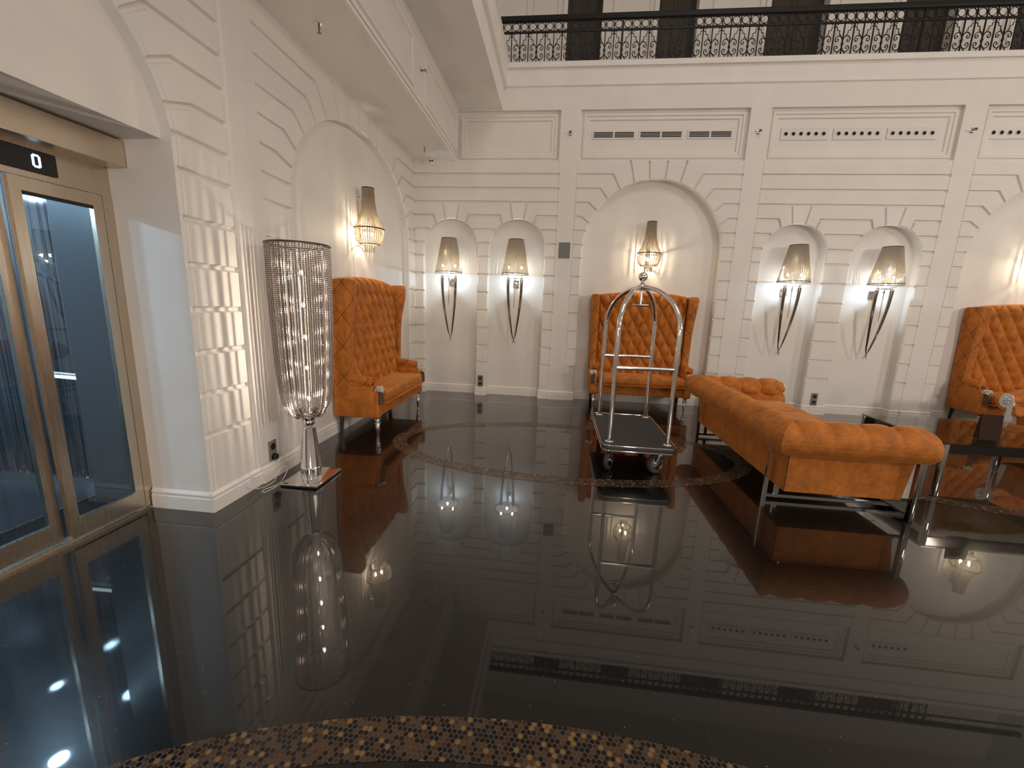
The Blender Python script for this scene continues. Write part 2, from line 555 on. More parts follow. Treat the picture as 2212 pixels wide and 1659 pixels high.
# left wall
L = Wall(-7.6, 0, 0, ZT, fl)
nA = Niche(-1.73, 1.46, 1.03, 2.45, .11); nL = Niche(-5.81, 1.46, 1.03, 2.45, 0)
L.niches = [nA, nL]
for k in (-1, 1):
    for (z, b, e, ez) in ((GZ[0], 1.0, .82, 3.302), (GZ[1], 1.17, 1.017, 3.188), (GZ[2], 1.38, 1.225, 3.012), (GZ[3], 1.523, 1.361, 2.826), (GZ[4], 1.65, 1.435, 2.66)):
        X = -3.56 if k < 0 else 0
        p = [(X, z), (nA.c + k * b, z), (nA.c + k * e, ez)]
        if k > 0 and b > 1.60: p = [(X, z - .03), (nA.c + k * e, ez)]
        L.g(p, .019, .010, .028)
    for z in GZ[5:]: L.g([(-3.56 if k < 0 else 0, z), (nA.c + k * nA.half(z), z)], .019, .010, .028)
    for t, e, ez in ((.14, .12, 3.476), (.425, .347, 3.45), (.73, .585, 3.395)):
        L.g([(nA.c + k * t, ZT), (nA.c + k * e, ez)], .016, .008, .024)
L.g([(-3.695, .15), (-3.695, 3.2)], .006, .002, .008)
for X, k in ((-3.90, 1), (-7.6, -1)):
    for (z, b, e, ez) in ((GZ[0], .90, .82, 3.302), (GZ[1], 1.12, 1.017, 3.188), (GZ[2], 1.38, 1.225, 3.012), (GZ[3], 1.51, 1.345, 2.845), (GZ[4], 1.637, 1.43, 2.655)):
        L.g([(X, z), (nL.c + k * b, z), (nL.c + k * e, ez)], .022, .011, .026)
    for z in GZ[5:]: L.g([(X, z), (nL.c + k * nL.half(z), z)], .022, .011, .026)
L.g([(-3.895, .15), (-3.895, ZT)], .024, .010, .016)
L.g([(p[0], p[1]) for p in nL.outline(.030)[20:]], .012, .004, .010)
wall_left = L.build('wall_left', M['wall'])

# lift recess: intrados, tympanum, reveals
mb = MB()
o = nL.outline()
mb.grid([[(-.012, u, z), (-.085, u, z)] for u, z in o if z >= 2.44])
mb.add([(-.085, u, z) for u, z in [(nL.c - nL.half(2.477), 2.477)] + [p for p in o if p[1] > 2.478] + [(nL.c + nL.half(2.477), 2.477)]], [tuple(range(sum(1 for p in o if p[1] > 2.478) + 2))])
mb.add([(-.085, -7.27, 2.477), (-.085, -4.35, 2.477), (-.62, -4.35, 2.477), (-.62, -7.27, 2.477)], [(0, 1, 2, 3)])
mb.box(-.62, -.014, -4.349, -4.33, 0, 2.477)
mb.box(-.62, -.014, -7.29, -7.271, 0, 2.477)
mb.box(-.10, .0, .022, .10, 0, ZT); mb.box(-.10, -.022, -.10, .022, 0, ZT)
struct(mb, 'wall_lift_recess', M['wall'], None, 0)

# baseboards
def skirting(mb, p, q, nrm, h=.147, t=.022):
    p = Vector((p[0], p[1], 0)); q = Vector((q[0], q[1], 0)); n = Vector((nrm[0], nrm[1], 0))
    pr = [(0, 0), (t, 0), (t, h * .66), (t * .72, h * .69), (t * .72, h * .76), (t * .9, h * .80), (t * .9, h * .86), (t * .35, h * .95), (0, h)]
    d = (q - p).normalized()
    a = [p + n * x + Vector((0, 0, z)) for x, z in pr]; b = [q + n * x + Vector((0, 0, z)) for x, z in pr]
    k = len(pr)
    mb.add(a + b, [(i, i + 1, k + i + 1, k + i) for i in range(k - 1)] + [tuple(range(k)), tuple(range(2 * k - 1, k - 1, -1))])
mb = MB()
S = (0, -1)
xs = 0
for nc in sorted(W.niches, key=lambda n: n.c):
    skirting(mb, (xs, 0), (nc.c - nc.a, 0), S); xs = nc.c + nc.a
    skirting(mb, (nc.c - nc.a, nc.depth), (nc.c + nc.a, nc.depth), S)
    skirting(mb, (nc.c - nc.a, 0), (nc.c - nc.a, nc.depth), (1, 0), t=.012)
    skirting(mb, (nc.c + nc.a, 0), (nc.c + nc.a, nc.depth), (-1, 0), t=.012)
skirting(mb, (xs, 0), (13, 0), S)
for a, b in PX: skirting(mb, (a, -.012), (b, -.012), S, t=.032)
struct(mb, 'baseboard_back', M['trim'], None, 25)
mb = MB()
E1 = (1, 0)
skirting(mb, (-.11, -.27), (-.11, -3.19), E1)
skirting(mb, (0, -.27), (0, 0), E1)
skirting(mb, (0, -3.40), (0, -3.19), E1)
skirting(mb, (.008, -3.87), (.008, -3.40), E1, t=.03)
skirting(mb, (0, -4.37), (0, -3.87), E1)
skirting(mb, (-.47, -4.35), (.012, -4.35), (0, -1))
struct(mb, 'baseboard_left', M['trim'], None, 25)

# floor and its mosaic rings
mb = MB()
mb.box(-1.03, 15, -16, .16, -.06, 0)
floor = struct(mb, 'floor', M['granite'], None, 0)
for (cx, cy) in ((2.55, -2.46), (2.50, -6.51), (7.02, -2.46)):
    mb = MB(); n = 128
    rows = []
    for i in range(n):
        a = 2 * PI * i / n
        rows.append([(cx + (1.945 - k) * math.cos(a), cy + (.945 - k) * math.sin(a), .0012) for k in (0, .16)])
    mb.grid(rows, True)
    mb.build('mosaic_border', M['mosaic'], floor, 0, False)

# left gallery: soffit, beam, upper soffit, edge
XB, XU = .69, 1.40
mb = MB(); mb.box(0, XB, -12, 0, ZT, ZT + .05)
struct(mb, 'ceiling_lower_soffit', M['ceil'], None, 0)
mb = MB()
mb.grid([[(x, y, z) for y in (-12, 0)] for x, z in ((XB - .03, ZT), (XB - .03, ZT - .012), (XB + .012, ZT - .012), (XB + .018, ZT + .02), (XB, ZT + .035), (XB, ZP - .05), (XB + .015, ZP - .04), (XB + .015, ZP - .02), (XB + .04, ZP))])
fbeam = lambda u, d, z: (XB - d, u, z)
for a, b in ((-12, -9.0), (-8.6, -5.6), (-5.15, -1.985), (-1.58, -.03)):
    frame_ring(mb, fbeam, a, b, ZT + .10, ZP - .105, [(0, 0), (.01, -.02), (.04, -.02), (.05, -.004), (.06, -.004), (.068, -.001)])
struct(mb, 'trim_3', M['wall'], None, 0, False)
mb = MB(); mb.box(XB, XU, -12, 0, ZP, ZP + .06)
struct(mb, 'ceiling_upper_soffit', M['ceil'], None, 0)
mb = MB()
mb.grid([[(x, y, z) for y in (-12, 0)] for x, z in ((XU, ZP), (XU + .01, 4.74), (XU + .05, 4.752), (XU + .06, 4.762), (XU + .06, 4.775), (XU + .05, 4.785), (XU + .07, 5.05), (XU + .09, 5.06), (XU + .09, 5.075), (-1, 5.075))])
struct(mb, 'trim_4', M['trim'], None, 20, False)

# gallery behind the railing
GY = 2.2
doorsX = [(2.27, 2.93), (3.96, 4.67), (5.93, 6.92), (8.17, 9.03), (9.98, 10.9)]
mb = MB()
xs = -1.0
for a, b in doorsX:
    mb.box(xs, a, GY, GY + .3, 5.0, 8.6); mb.box(a, b, GY, GY + .3, 7.7, 8.6); xs = b
mb.box(xs, 13, GY, GY + .3, 5.0, 8.6)
fg = lambda u, d, z: (u, GY + d, z)
for a, b in ((.9, 1.55), (1.62, 2.14), (3.12, 3.85), (4.92, 5.80), (7.10, 8.05), (9.15, 9.85)):
    frame_ring(mb, fg, a, b, 5.3, 7.5, [(0, 0), (.01, -.02), (.05, -.02), (.06, 0)])
struct(mb, 'wall_gallery', M['wall'], None, 0)
mb = MB(); mb.box(-1, 13, -.05, GY, 5.0, 5.07)
struct(mb, 'floor_gallery', M['trim'], None, 0)
mb = MB(); mb.box(-1, 13, .0, GY + .3, 8.6, 8.8)
struct(mb, 'ceiling_gallery', M['ceil'], None, 0)
for i, (a, b) in enumerate(doorsX):
    mb = MB()
    mb.box(a, b, GY + .18, GY + .22, 5.07, 7.7)
    fd = lambda u, d, z: (u, GY + .18 + d, z)
    for z0, z1 in ((5.25, 6.1), (6.2, 7.55)):
        for u0, u1 in ((a + .06, (a + b) / 2 - .02), ((a + b) / 2 + .02, b - .06)):
            frame_ring(mb, fd, u0, u1, z0, z1, [(0, 0), (.01, -.012), (.04, -.012), (.05, 0)])
    d = struct(mb, 'door_%d' % (i + 1), M['curtain'], None, 0)
    mc = MB()
    for u in (a - .08, b): mc.box(u, u + .08, GY - .03, GY, 5.07, 7.78)
    mc.box(a - .08, b + .08, GY - .03, GY, 7.7, 7.8)
    mc.build('door_casing', M['trim'], d, 0)

# ------------------------------------------------------------------ lift
XD = -.478
mb = MB()
mb.box(-.56, XD - .005, -7.27, -4.352, 2.135, 2.477)             # transom
mb.box(-.56, XD - .001, -4.408, -4.352, .012, 2.134)             # jamb
mb.box(-.56, XD - .003, -7.27, -6.31, .012, 2.134)
struct(mb, 'door_frame_lift', M['steel'], None, 0)
mb = MB(); mb.rbox(-.60, -.338, -7.26, -4.353, 2.308, 2.462, .004, 1)
tag(mb.build('lift_header_box', M['steelh'], None, 20), 'bronze steel header box projecting above the lift doors', 'lift header')
disp = thing('floor_display', 'small black floor display showing a blue 0 over the lift doors', 'display', (XD, -4.80, 2.17))
mb = MB(); mb.rbox(-.006, .008, -.32, .165, -.002, .115, .003, 1)
mb.build('display_panel', M['black'], disp, 20)
mb = MB()
def digit(mb, y, z, w, h, t):
    mb.box(.0085, .0095, y - w / 2 + t * .6, y + w / 2 - t * .6, z + h / 2 - t, z + h / 2)
    mb.box(.0085, .0095, y - w / 2 + t * .6, y + w / 2 - t * .6, z - h / 2, z - h / 2 + t)
    for s in (-1, 1):
        ya = y + s * w / 2
        mb.box(.0085, .0095, min(ya, ya - s * t), max(ya, ya - s * t), z - h / 2 + t * .6, z + h / 2 - t * .6)
digit(mb, .068, .058, .040, .068, .011)
mb.build('digit', M['digit'], disp, 0, True)
def lift_leaf(name, y0, y1, x, n):
    d = MB()
    d.box(x - .03, x, y0, y0 + .052, .04, 2.13); d.box(x - .03, x, y1 - .057, y1, .04, 2.13)
    d.box(x - .03, x, y0 + .052, y1 - .057, .04, .155); d.box(x - .03, x, y0 + .052, y1 - .057, 2.06, 2.13)
    o = struct(d, name, M['steel'], None, 0)
    g = MB(); g.box(x - .018, x - .012, y0 + .05, y1 - .055, .15, 2.065)
    g.build('glass_pane', M['doorglass'], o, 0)
    e = MB(); e.box(x - .012, x - .006, y0 + .052, y1 - .057, 2.04, 2.06)
    e.build('gasket', M['black'], o, 0)
lift_leaf('door_6', -4.868, -4.412, XD, 1)
lift_leaf('door_7', -5.345, -4.875, XD - .05, 2)
lift_leaf('door_8', -5.83, -5.36, XD - .05, 2)
lift_leaf('door_9', -6.30, -5.835, XD, 1)
mb = MB(); mb.box(-.60, -.465, -6.4, -4.36, 0, .012); mb.box(-.475, -.468, -6.4, -4.36, .012, .02); mb.box(-.524, -.519, -6.4, -4.36, .012, .02)
tag(mb.build('door_sill', M['steel'], None, 0), 'grooved metal sill under the lift doors', 'sill', kind='structure')
mb = MB(); mb.box(-3.2, -3.05, -6.9, -3.9, -.06, 2.6); mb.box(-3.05, -.64, -4.08, -3.9, -.06, 2.6); mb.box(-3.05, -.64, -6.9, -6.7, -.06, 2.6); mb.box(-3.05, -.64, -6.7, -4.08, 2.45, 2.6)
struct(mb, 'wall_lift_shaft', M['liftdark'], None, 0)
cab = thing('lift_interior', 'dark lift cabin with grained panel and lit handrail behind the glass doors', 'lift', (-1.9, -4.8, 0))
def cp(mb, name, m, sm=0):
    for i in range(len(mb.v)):
        x, y, z = mb.v[i]; mb.v[i] = (x + 1.9, y + 4.8, z)
    return mb.build(name, m, cab, sm)
mb = MB(); mb.box(-2.9, -1.03, -4.18, -4.14, .085, 2.35); cp(mb, 'grained_panel', M['grain'])
mb = MB(); mb.box(-2.9, -1.03, -4.19, -4.175, .0, .085); cp(mb, 'kick_plate', M['chrome'])
mb = MB(); mb.box(-2.96, -2.9, -6.5, -4.14, 0, 2.35); mb.box(-2.9, -1.03, -6.56, -6.5, 0, 2.35); cp(mb, 'cabin_wall', M['liftwall'])
mb = MB(); mb.box(-1.03, -.60, -4.30, -4.26, -.05, 2.35); mb.box(-1.04, -1.03, -4.26, -4.12, 0, 2.35); cp(mb, 'landing_return', M['liftdark'])
mb = MB(); mb.box(-2.96, -1.04, -6.5, -4.18, -.03, .002); cp(mb, 'cabin_floor', M['liftfloor'])
mb = MB(); mb.box(-2.96, -.60, -6.56, -4.14, 2.35, 2.40); cp(mb, 'cabin_ceiling', M['liftwall'])
mb = MB(); mb.box(-1.04, -.60, -6.5, -4.26, -.06, -.03); mb.box(-1.06, -1.035, -6.5, -4.18, .002, .008); cp(mb, 'cabin_sill', M['steel'])
mb = MB(); mb.tube([(-1.44, -4.21, .905), (-1.06, -4.21, .895)], .012, 8); cp(mb, 'handrail', M['railled'], 40)
mb = MB(); mb.tube([(-1.44, -4.205, .935), (-1.06, -4.205, .925)], .006, 6); cp(mb, 'handrail_cap', M['chrome'], 40)
for (x, y, r) in ((-1.57, -4.48, .060), (-2.36, -4.45, .045), (-2.36, -4.96, .045), (-1.57, -5.2, .060), (-1.57, -5.9, .060), (-2.36, -5.9, .045)):
    mb = MB(); mb.lathe([(r, 2.335), (r, 2.35)], 16, Matrix.Translation((x, y, 0)))
    cp(mb, 'downlight', M['led'], 0)

# ------------------------------------------------------------------ railing of the gallery
rail = thing('gallery_railing', 'black wrought iron scroll railing along the upper gallery', 'railing', (0, .3, 5.07))
PIT = .2575; X0r = 1.72
mb = MB(); mb.rbox(.9, 11.2, -.035, .035, .715, .79, .012, 2); mb.build('handrail', M['iron'], rail, 40)
mb = MB(); mb.box(.9, 11.2, -.012, .012, .565, .590); mb.build('middle_rail', M['iron'], rail, 0)
mb = MB(); mb.box(.9, 11.2, -.012, .012, .03, .055); mb.build('bottom_rail', M['iron'], rail, 0)
def spiral(cx, cz, r0, a0, turns, n=9, sgn=1):
    pts = []
    for i in range(n + 1):
        t = i / n; r = r0 * (1 - .8 * t); a = a0 + sgn * turns * 2 * PI * t
        pts.append((cx + r * math.cos(a), 0, cz + r * math.sin(a)))
    return pts
mbm = MB()
for s in (-1, 1):
    for k in (-1, 1):
        c = [(s * .1287, 0, 0), (s * .126, 0, k * .040), (s * .112, 0, k * .078), (s * .086, 0, k * .100), (s * .058, 0, k * .098), (s * .036, 0, k * .078), (s * .030, 0, k * .052)]
        c += [(s * .040, 0, k * .030), (s * .060, 0, k * .028), (s * .072, 0, k * .044), (s * .066, 0, k * .060), (s * .054, 0, k * .060)]
        mbm.tube(c, .0066, 5)
        d = [(s * .108, 0, k * .085), (s * .074, 0, k * .125), (s * .072, 0, k * .165), (s * .040, 0, k * .172), (s * .038, 0, k * .205), (s * .012, 0, k * .215)]
        d += [(s * .004, 0, k * .232), (s * .015, 0, k * .255), (s * .034, 0, k * .255), (s * .040, 0, k * .240), (s * .030, 0, k * .232)]
        mbm.tube(d, .0062, 5)
mbm.sphere((.1287, 0, 0), .018, 6, 5, 1.6)
proto = mbm.build('scroll_panel', M['iron'], rail, 60)
rp = MB(); rp.tube([(.05 * math.cos(2 * PI * i / 20), 0, .05 * math.sin(2 * PI * i / 20)) for i in range(20)], .006, 5, closed=True)
rp.sphere((.0644, 0, 0), .011, 6, 5)
rproto = rp.build('rail_ring', M['iron'], rail, 60)
bp_ = MB(); bp_.box(-.0072, .0072, -.0072, .0072, .05, .72)
bproto = bp_.build('baluster', M['iron'], rail, 0)
first = True
for i in range(-2, 31):
    x = X0r + i * PIT
    if first: o = proto
    else: o = proto.copy(); link(o, rail)
    o.location = (x, 0, .31)
    for k in (0, 1):
        if first and k == 0: r_ = rproto; b_ = bproto
        else:
            r_ = rproto.copy(); link(r_, rail); b_ = bproto.copy(); link(b_, rail)
        r_.location = (x + PIT / 4 + k * PIT / 2, 0, .652); b_.location = (x + k * PIT / 2, 0, 0)
    first = False
for x in (1.08, 3.13, 5.19, 7.25, 9.31):
    mb = MB(); mb.box(-.014, .014, -.014, .014, 0, .73)
    p = mb.build('post', M['iron'], rail, 0); p.location = (x, 0, 0)

# ------------------------------------------------------------------ frieze fittings
def place(src, first, loc, label):
    o = src if first else copy_tree(src)
    o.location = loc
    if label: o['label'] = label
    return o
G = 'slotted air vents in the frieze panel'
v = thing('slot_vent', '', 'vent', group=G)
mb = MB(); frame_ring(mb, lambda u, d, z: (u, d, z), -.32, .32, -.06, .06, [(0, .0), (0, -.008), (.022, -.008), (.024, .0)])
mb.box(-.012, .012, -.008, 0, -.04, .04)
mb.build('vent_frame', M['whitep'], v, 0)
mb = MB(); mb.box(-.298, .298, .0, .001, -.038, .038); mb.build('vent_opening_shade', M['hole_shade'], v, 0)  # flat sheet, darkness of the slot painted on
mb = MB()
for z in (-.019, 0, .019): mb.box(-.298, .298, -.005, -.001, z - .0025, z + .0025)
mb.build('slats', M['whitep'], v, 0)
for i, (x, lb) in enumerate(((3.09, 'leftmost slotted air vent above the middle arched niche'), (3.78, 'central slotted air vent above the middle arched niche'), (4.485, 'rightmost slotted air vent above the middle arched niche'))):
    place(v, i == 0, (x, .060, 4.12), lb)
G = 'round jet air nozzles in the frieze panels'
v = thing('nozzle_vent', '', 'vent', group=G)
mb = MB(); mb.rbox(-.325, .325, -.010, .0, -.08, .08, .003, 1); mb.build('nozzle_plate', M['whitep'], v, 0)
for k in range(6):
    mb = MB(); mb.lathe([(.030, 0), (.034, .004), (.026, .006), (.025, .001)], 16, Matrix.Rotation(PI / 2, 4, 'X'), False, False)
    mb2 = mb.build('nozzle_ring', M['whitep'], v, 30); mb2.location = (-.255 + .102 * k, -.010, 0)
    mb = MB(); mb.lathe([(.026, .0), (.026, .002)], 16, Matrix.Rotation(PI / 2, 4, 'X'))
    mb2 = mb.build('nozzle_hole_shade', M['hole_shade'], v, 0); mb2.location = (-.255 + .102 * k, -.010, 0)  # flat disc, darkness of the nozzle painted on
for i, (x, lb) in enumerate(((5.79, 'first plate of six round air nozzles right of the slotted vents'), (6.50, 'middle plate of six round air nozzles above the paired horn lamps'), (7.21, 'plate of six round air nozzles beside the third pilaster sprinkler'), (8.49, 'plate of round air nozzles cut by the right picture edge'))):
    place(v, i == 0, (x, .060, 4.115), lb)
def sidewall_sprinkler(axis):
    t = thing('wall_sprinkler', '', 'sprinkler', group='sidewall sprinkler heads under the gallery')
    R = Matrix.Rotation(PI / 2, 4, 'X')
    mb = MB(); mb.lathe([(.036, 0), (.036, .004), (.028, .012), (.012, .014)], 16, R); mb.build('escutcheon', M['chrome'], t, 40)
    mb = MB(); mb.lathe([(.009, .012), (.009, .035), (.005, .040)], 10, R)
    mb.tube([(-.012, -.03, 0), (-.014, -.05, 0), (0, -.062, 0), (.014, -.05, 0), (.012, -.03, 0)], .003, 6)
    mb.build('nozzle', M['dchrome'], t, 40)
    mb = MB(); mb.box(-.02, .02, -.066, -.062, -.02, .012); mb.build('deflector', M['dchrome'], t, 0)
    return t
sp = sidewall_sprinkler(0)
for i, (loc, rz, lb) in enumerate((((2.437, 0, 4.125), 0, 'small sprinkler head on the first pilaster above the grey speaker'), ((5.135, 0, 4.125), 0, 'small sprinkler head on the pilaster between slotted and round vents'),
        ((7.915, 0, 4.125), 0, 'small sprinkler head on the third pilaster right of the round nozzles'), ((XB, -1.74, 4.135), PI / 2, 'small sprinkler head on the side beam of the left gallery'))):
    o = place(sp, i == 0, loc, lb); o.rotation_euler = (0, 0, rz)
cs = thing('ceiling_sprinkler', '', 'sprinkler', group='pendent sprinklers under the left soffit')
mb = MB(); mb.lathe([(.034, 0), (.034, -.006), (.012, -.010)], 16); mb.build('escutcheon', M['chrome'], cs, 40)
mb = MB(); mb.lathe([(.008, -.01), (.008, -.04), (.004, -.06)], 8); mb.lathe([(.018, -.062), (.018, -.064)], 12); mb.build('nozzle', M['dchrome'], cs, 40)
place(cs, True, (.33, -3.21, ZT), 'ceiling sprinkler under the soffit near the lift side')
place(cs, False, (.35, -.56, ZT), 'ceiling sprinkler beside the dome camera in the corner')
cam_ = thing('security_camera', 'white twin lens security camera on the soffit in the corner', 'camera', (.34, -.16, ZT))
mb = MB(); mb.lathe([(.062, 0), (.062, -.016), (.052, -.026), (.03, -.028)], 20); mb.build('mount', M['whitep'], cam_, 40)
mb = MB(); mb.sphere((0, 0, -.055), .042, 16, 10); mb.build('camera_ball', M['whitep'], cam_, 60)
for s in (-1, 1):
    mb = MB(); mb.sphere((s * .018, -.036, -.068), .014, 10, 8); mb.build('lens', M['black'], cam_, 60)
spk = thing('wall_speaker', 'flush grey speaker grille on the first pilaster', 'speaker', (2.446, 0, 2.425))
mb = MB(); frame_ring(mb, fb, -.108, .108, -.14, .14, [(0, 0), (0, -.007), (.017, -.007), (.018, -.002)]); mb.build('speaker_frame', M['whitep'], spk, 0)
mb = MB(); mb.box(-.091, .091, -.004, 0, -.123, .123); mb.build('grille', mat('grey grille cloth', (.20, .20, .19, 1), .8), spk, 0)
# sockets
so = thing('power_socket', '', 'socket', group='grey double power sockets low on the walls')
mb = MB(); mb.rbox(-.048, .048, -.010, 0, -.10, .10, .003, 1); mb.build('socket_plate', M['greyp'], so, 20)
for z in (-.046, .046):
    mb = MB(); mb.lathe([(.030, .0105), (.030, .012), (.027, .012), (.026, .006)], 16, Matrix.Translation((0, 0, z)) @ Matrix.Rotation(PI / 2, 4, 'X'), True, True)
    mb.build('outlet', M['black'], so, 40)
place(so, True, (1.138, 0, .245), 'double power socket between the two left horn lamps')
place(so, False, (6.517, 0, .245), 'double power socket between the two right horn lamps')
o = place(so, False, (.0, -3.705, .225), 'double power socket beside the beaded floor lamp, with a plug'); o.rotation_euler = (0, 0, PI / 2)

# ------------------------------------------------------------------ lamps
def bead_strand(mb, pts, r, step, n=5):
    """a chain: small oval beads along a polyline"""
    pts = [Vector(p) for p in pts]
    L = [0]
    for a, b in zip(pts[:-1], pts[1:]): L.append(L[-1] + (b - a).length)
    k = max(2, int(L[-1] / step)); seq = []; rad = []
    j = 0
    for i in range(2 * k + 1):
        d = L[-1] * i / (2 * k)
        while j < len(L) - 2 and L[j + 1] < d: j += 1
        t = (d - L[j]) / max(1e-9, L[j + 1] - L[j])
        seq.append(pts[j].lerp(pts[j + 1], t)); rad.append(r if i % 2 else r * .52)
    mb.tube(seq, rad, n, True)

def bulb(parent, loc, m, r=.016, sz=1.7):
    mb = MB(); mb.sphere((0, 0, 0), r, 10, 8, sz)
    o = mb.build('bulb', m, parent, 60); o.location = loc
    return o

# floor lamp
fl_ = thing('beaded_floor_lamp', 'tall silver chain floor lamp on mirrored square base by the left wall', 'floor lamp', (.35, -3.70, 0))
mb = MB(); mb.rbox(-.16, .16, -.20, .20, .012, .028, .004, 2); mb.build('base_plate', mat('mirror plate', (.90, .88, .85, 1), .13, 1), fl_, 30)
mb = MB(); mb.rbox(-.158, .158, -.198, .198, 0, .013, .003, 1); mb.build('base_foot', M['black'], fl_, 20)
mb = MB(); mb.lathe([(.088, .028), (.088, .034), (.084, .040), (.083, .115), (.087, .12), (.083, .128), (.052, .468), (.047, .474), (.02, .478)], 40); mb.build('column', M['chrome'], fl_, 30)
mb = MB(); mb.sphere((0, 0, .515), .048, 24, 14); mb.lathe([(.028, .50), (.055, .545), (.062, .575), (.02, .585)], 24); mb.build('collar', M['chrome'], fl_, 40)
mb = MB(); mb.lathe([(.009, .52), (.009, 1.90)], 10); mb.build('stem', M['chrome'], fl_, 40)
mb = MB()
for k in range(6):
    a = PI * k / 3; mb.tube([(0, 0, 1.90), (.225 * math.cos(a), .225 * math.sin(a), 1.945)], .003, 5)
mb.tube([(.232 * math.cos(2 * PI * i / 48), .232 * math.sin(2 * PI * i / 48), 1.95) for i in range(48)], .008, 8, closed=True)
mb.build('top_ring', M['ring'], fl_, 60)
mb = MB()
NS = 84
for k in range(NS):
    if random.random() < .09: continue
    a = 2 * PI * (k + .75 * random.random()) / NS; j = random.uniform(-.006, .006)
    rr = [(.232, 1.945), (.230, 1.6), (.224, 1.3), (.214, 1.0), (.200, .80), (.178, .68), (.15, .615), (.11, .588), (.06, .585), (.05, .56)]
    wob = random.uniform(.97, 1.03)
    bead_strand(mb, [((r + j * (1 if i else 0)) * math.cos(a), (r + j * (1 if i else 0)) * math.sin(a), z if i < 6 else z + (.02 * math.sin(a * 8))) for i, (r, z) in enumerate(rr)], .0072, .0145, 5)
o = mb.build('chain_strands', M['chain'], fl_, 0); o['kind'] = 'stuff'
for k, z in enumerate((.72, .98, 1.23, 1.49, 1.74)):
    a = k * 1.7 + 2.2
    bulb(fl_, (.018, -.004, z), M['bulbf'], .010)
cord = thing('power_cable', 'thin white power cable curling from the socket to the floor lamp', 'cable', (.05, -3.85, 0))
mb = MB()
ctl = [(-.03, .145, .185), (-.01, .145, .10), (.0, .10, .02), (.03, .03, .004), (.02, -.10, .004), (-.02, -.20, .05), (-.028, -.16, .10), (-.01, -.08, .09), (.02, .05, .05), (.05, .14, .10), (.05, .18, .05), (.07, .10, .006), (.10, -.02, .005), (.06, -.14, .005), (.10, -.16, .005), (.13, .05, .005), (.16, .14, .006)]
pts = []
for i in range(len(ctl) - 1):
    p0, p1, p2, p3 = [Vector(ctl[min(max(i + q, 0), len(ctl) - 1)]) for q in (-1, 0, 1, 2)]
    for t in np.linspace(0, 1, 8, endpoint=False):
        pts.append(.5 * ((2 * p1) + (p2 - p0) * t + (2 * p0 - 5 * p1 + 4 * p2 - p3) * t * t + (3 * p1 - p0 - 3 * p2 + p3) * t ** 3))
mb.tube(pts, .0032, 6); mb.build('cable', M['whitep'], cord, 60)
mb = MB(); mb.rbox(-.040, -.004, .122, .168, .155, .205, .01, 2); mb.build('plug', M['black'], cord, 40)

# horn wall lamps
def horn_lamp():
    t = thing('horn_wall_lamp', '', 'wall lamp', group='horn shaped wall lamps in the narrow niches')
    # origin on the niche back wall; -y is out
    yc = -.24
    mb = MB(); mb.rbox(-.05, .05, -.02, 0, 1.83, 1.95, .004, 1); mb.box(-.015, .015, yc, -.02, 1.905, 1.93); mb.build('wall_plate', M['chrome'], t, 30)
    for s in (-1, 1):
        p = []; r = []
        for i in range(25):
            q = i / 24
            z = 1.955 - 1.045 * q
            x = s * (.108 * (1 - q) ** .75 * (1 + .9 * q * (1 - q)) - .022 * max(0, q - .86) / .14)
            y = yc + .13 * q ** 1.6 + (.008 * s)
            p.append((x, y, z)); r.append(.023 * (1 - q) ** .6 + .003)
        mb = MB(); mb.tube(p[:22], r[:22], 10); mb.build('horn', M['dchrome'], t, 60)
        mb = MB(); mb.tube(p[21:], [x * 1.15 for x in r[21:]], 10); mb.build('horn_tip', M['chrome'], t, 60)
        mb = MB(); mb.lathe([(.024, 1.94), (.026, 1.945), (.026, 1.965), (.022, 1.985)], 14, Matrix.Translation((s * .108, yc + .008 * s, 0))); mb.build('candle_cup', M['chrome'], t, 40)
        bulb(t, (s * .10, yc + .008 * s, 2.135), M['bulbw'] if s > 0 else M['bulbw2'], .013)
    mb = MB(); mb.tube([(0, yc, 1.96), (0, yc, 1.62), (-.005, yc, 1.50)], [.007, .006, .003], 8); mb.build('pendant_rod', M['dchrome'], t, 60)
    mb = MB(); mb.box(-.11, .11, yc - .005, yc + .005, 1.962, 1.970)
    for k in range(3):
        a = PI / 2 + 2 * PI * k / 3; mb.tube([(0, yc, 1.966), (.208 * math.cos(a), yc + .208 * math.sin(a), 2.03)], .003, 5)
    mb.lathe([(.045, 1.972), (.045, 1.975)], 20, Matrix.Translation((0, yc, 0)))  # disc added under the led to limit how steeply its light falls
    mb.build('shade_carrier', M['chrome'], t, 30)
    o = bulb(t, (0, yc, 2.034), M['bulbc'], .009, 1.0); o.name = 'led_lamp'
    mb = MB()
    n = 84
    for k in range(n):
        a = 2 * PI * k / n; rt, rb = .117, .211
        w = 1 if k % 2 else .985
        bead_strand(mb, [(rt * w * math.cos(a), yc + rt * w * math.sin(a), 2.555), (rb * w * math.cos(a), yc + rb * w * math.sin(a), 2.035)], .0062, .014, 5)
    o = mb.build('shade_strands', M['strand'], t, 0); o['kind'] = 'stuff'
    for nm, r, z, m, th in (('top_rim', .117, 2.557, M['ring'], .006), ('lower_rim', .213, 2.035, M['ring'], .006), ('glass_rim', .216, 2.012, M['clearglass'], .011)):
        mb = MB(); mb.tube([(r * math.cos(2 * PI * i / 40), yc + r * math.sin(2 * PI * i / 40), z) for i in range(40)], th, 8, closed=True); mb.build(nm, m, t, 60)
    return t
M['bulbw2'] = emit('soft warm bulb', (1, .84, .56, 1), 260)
hl = horn_lamp()
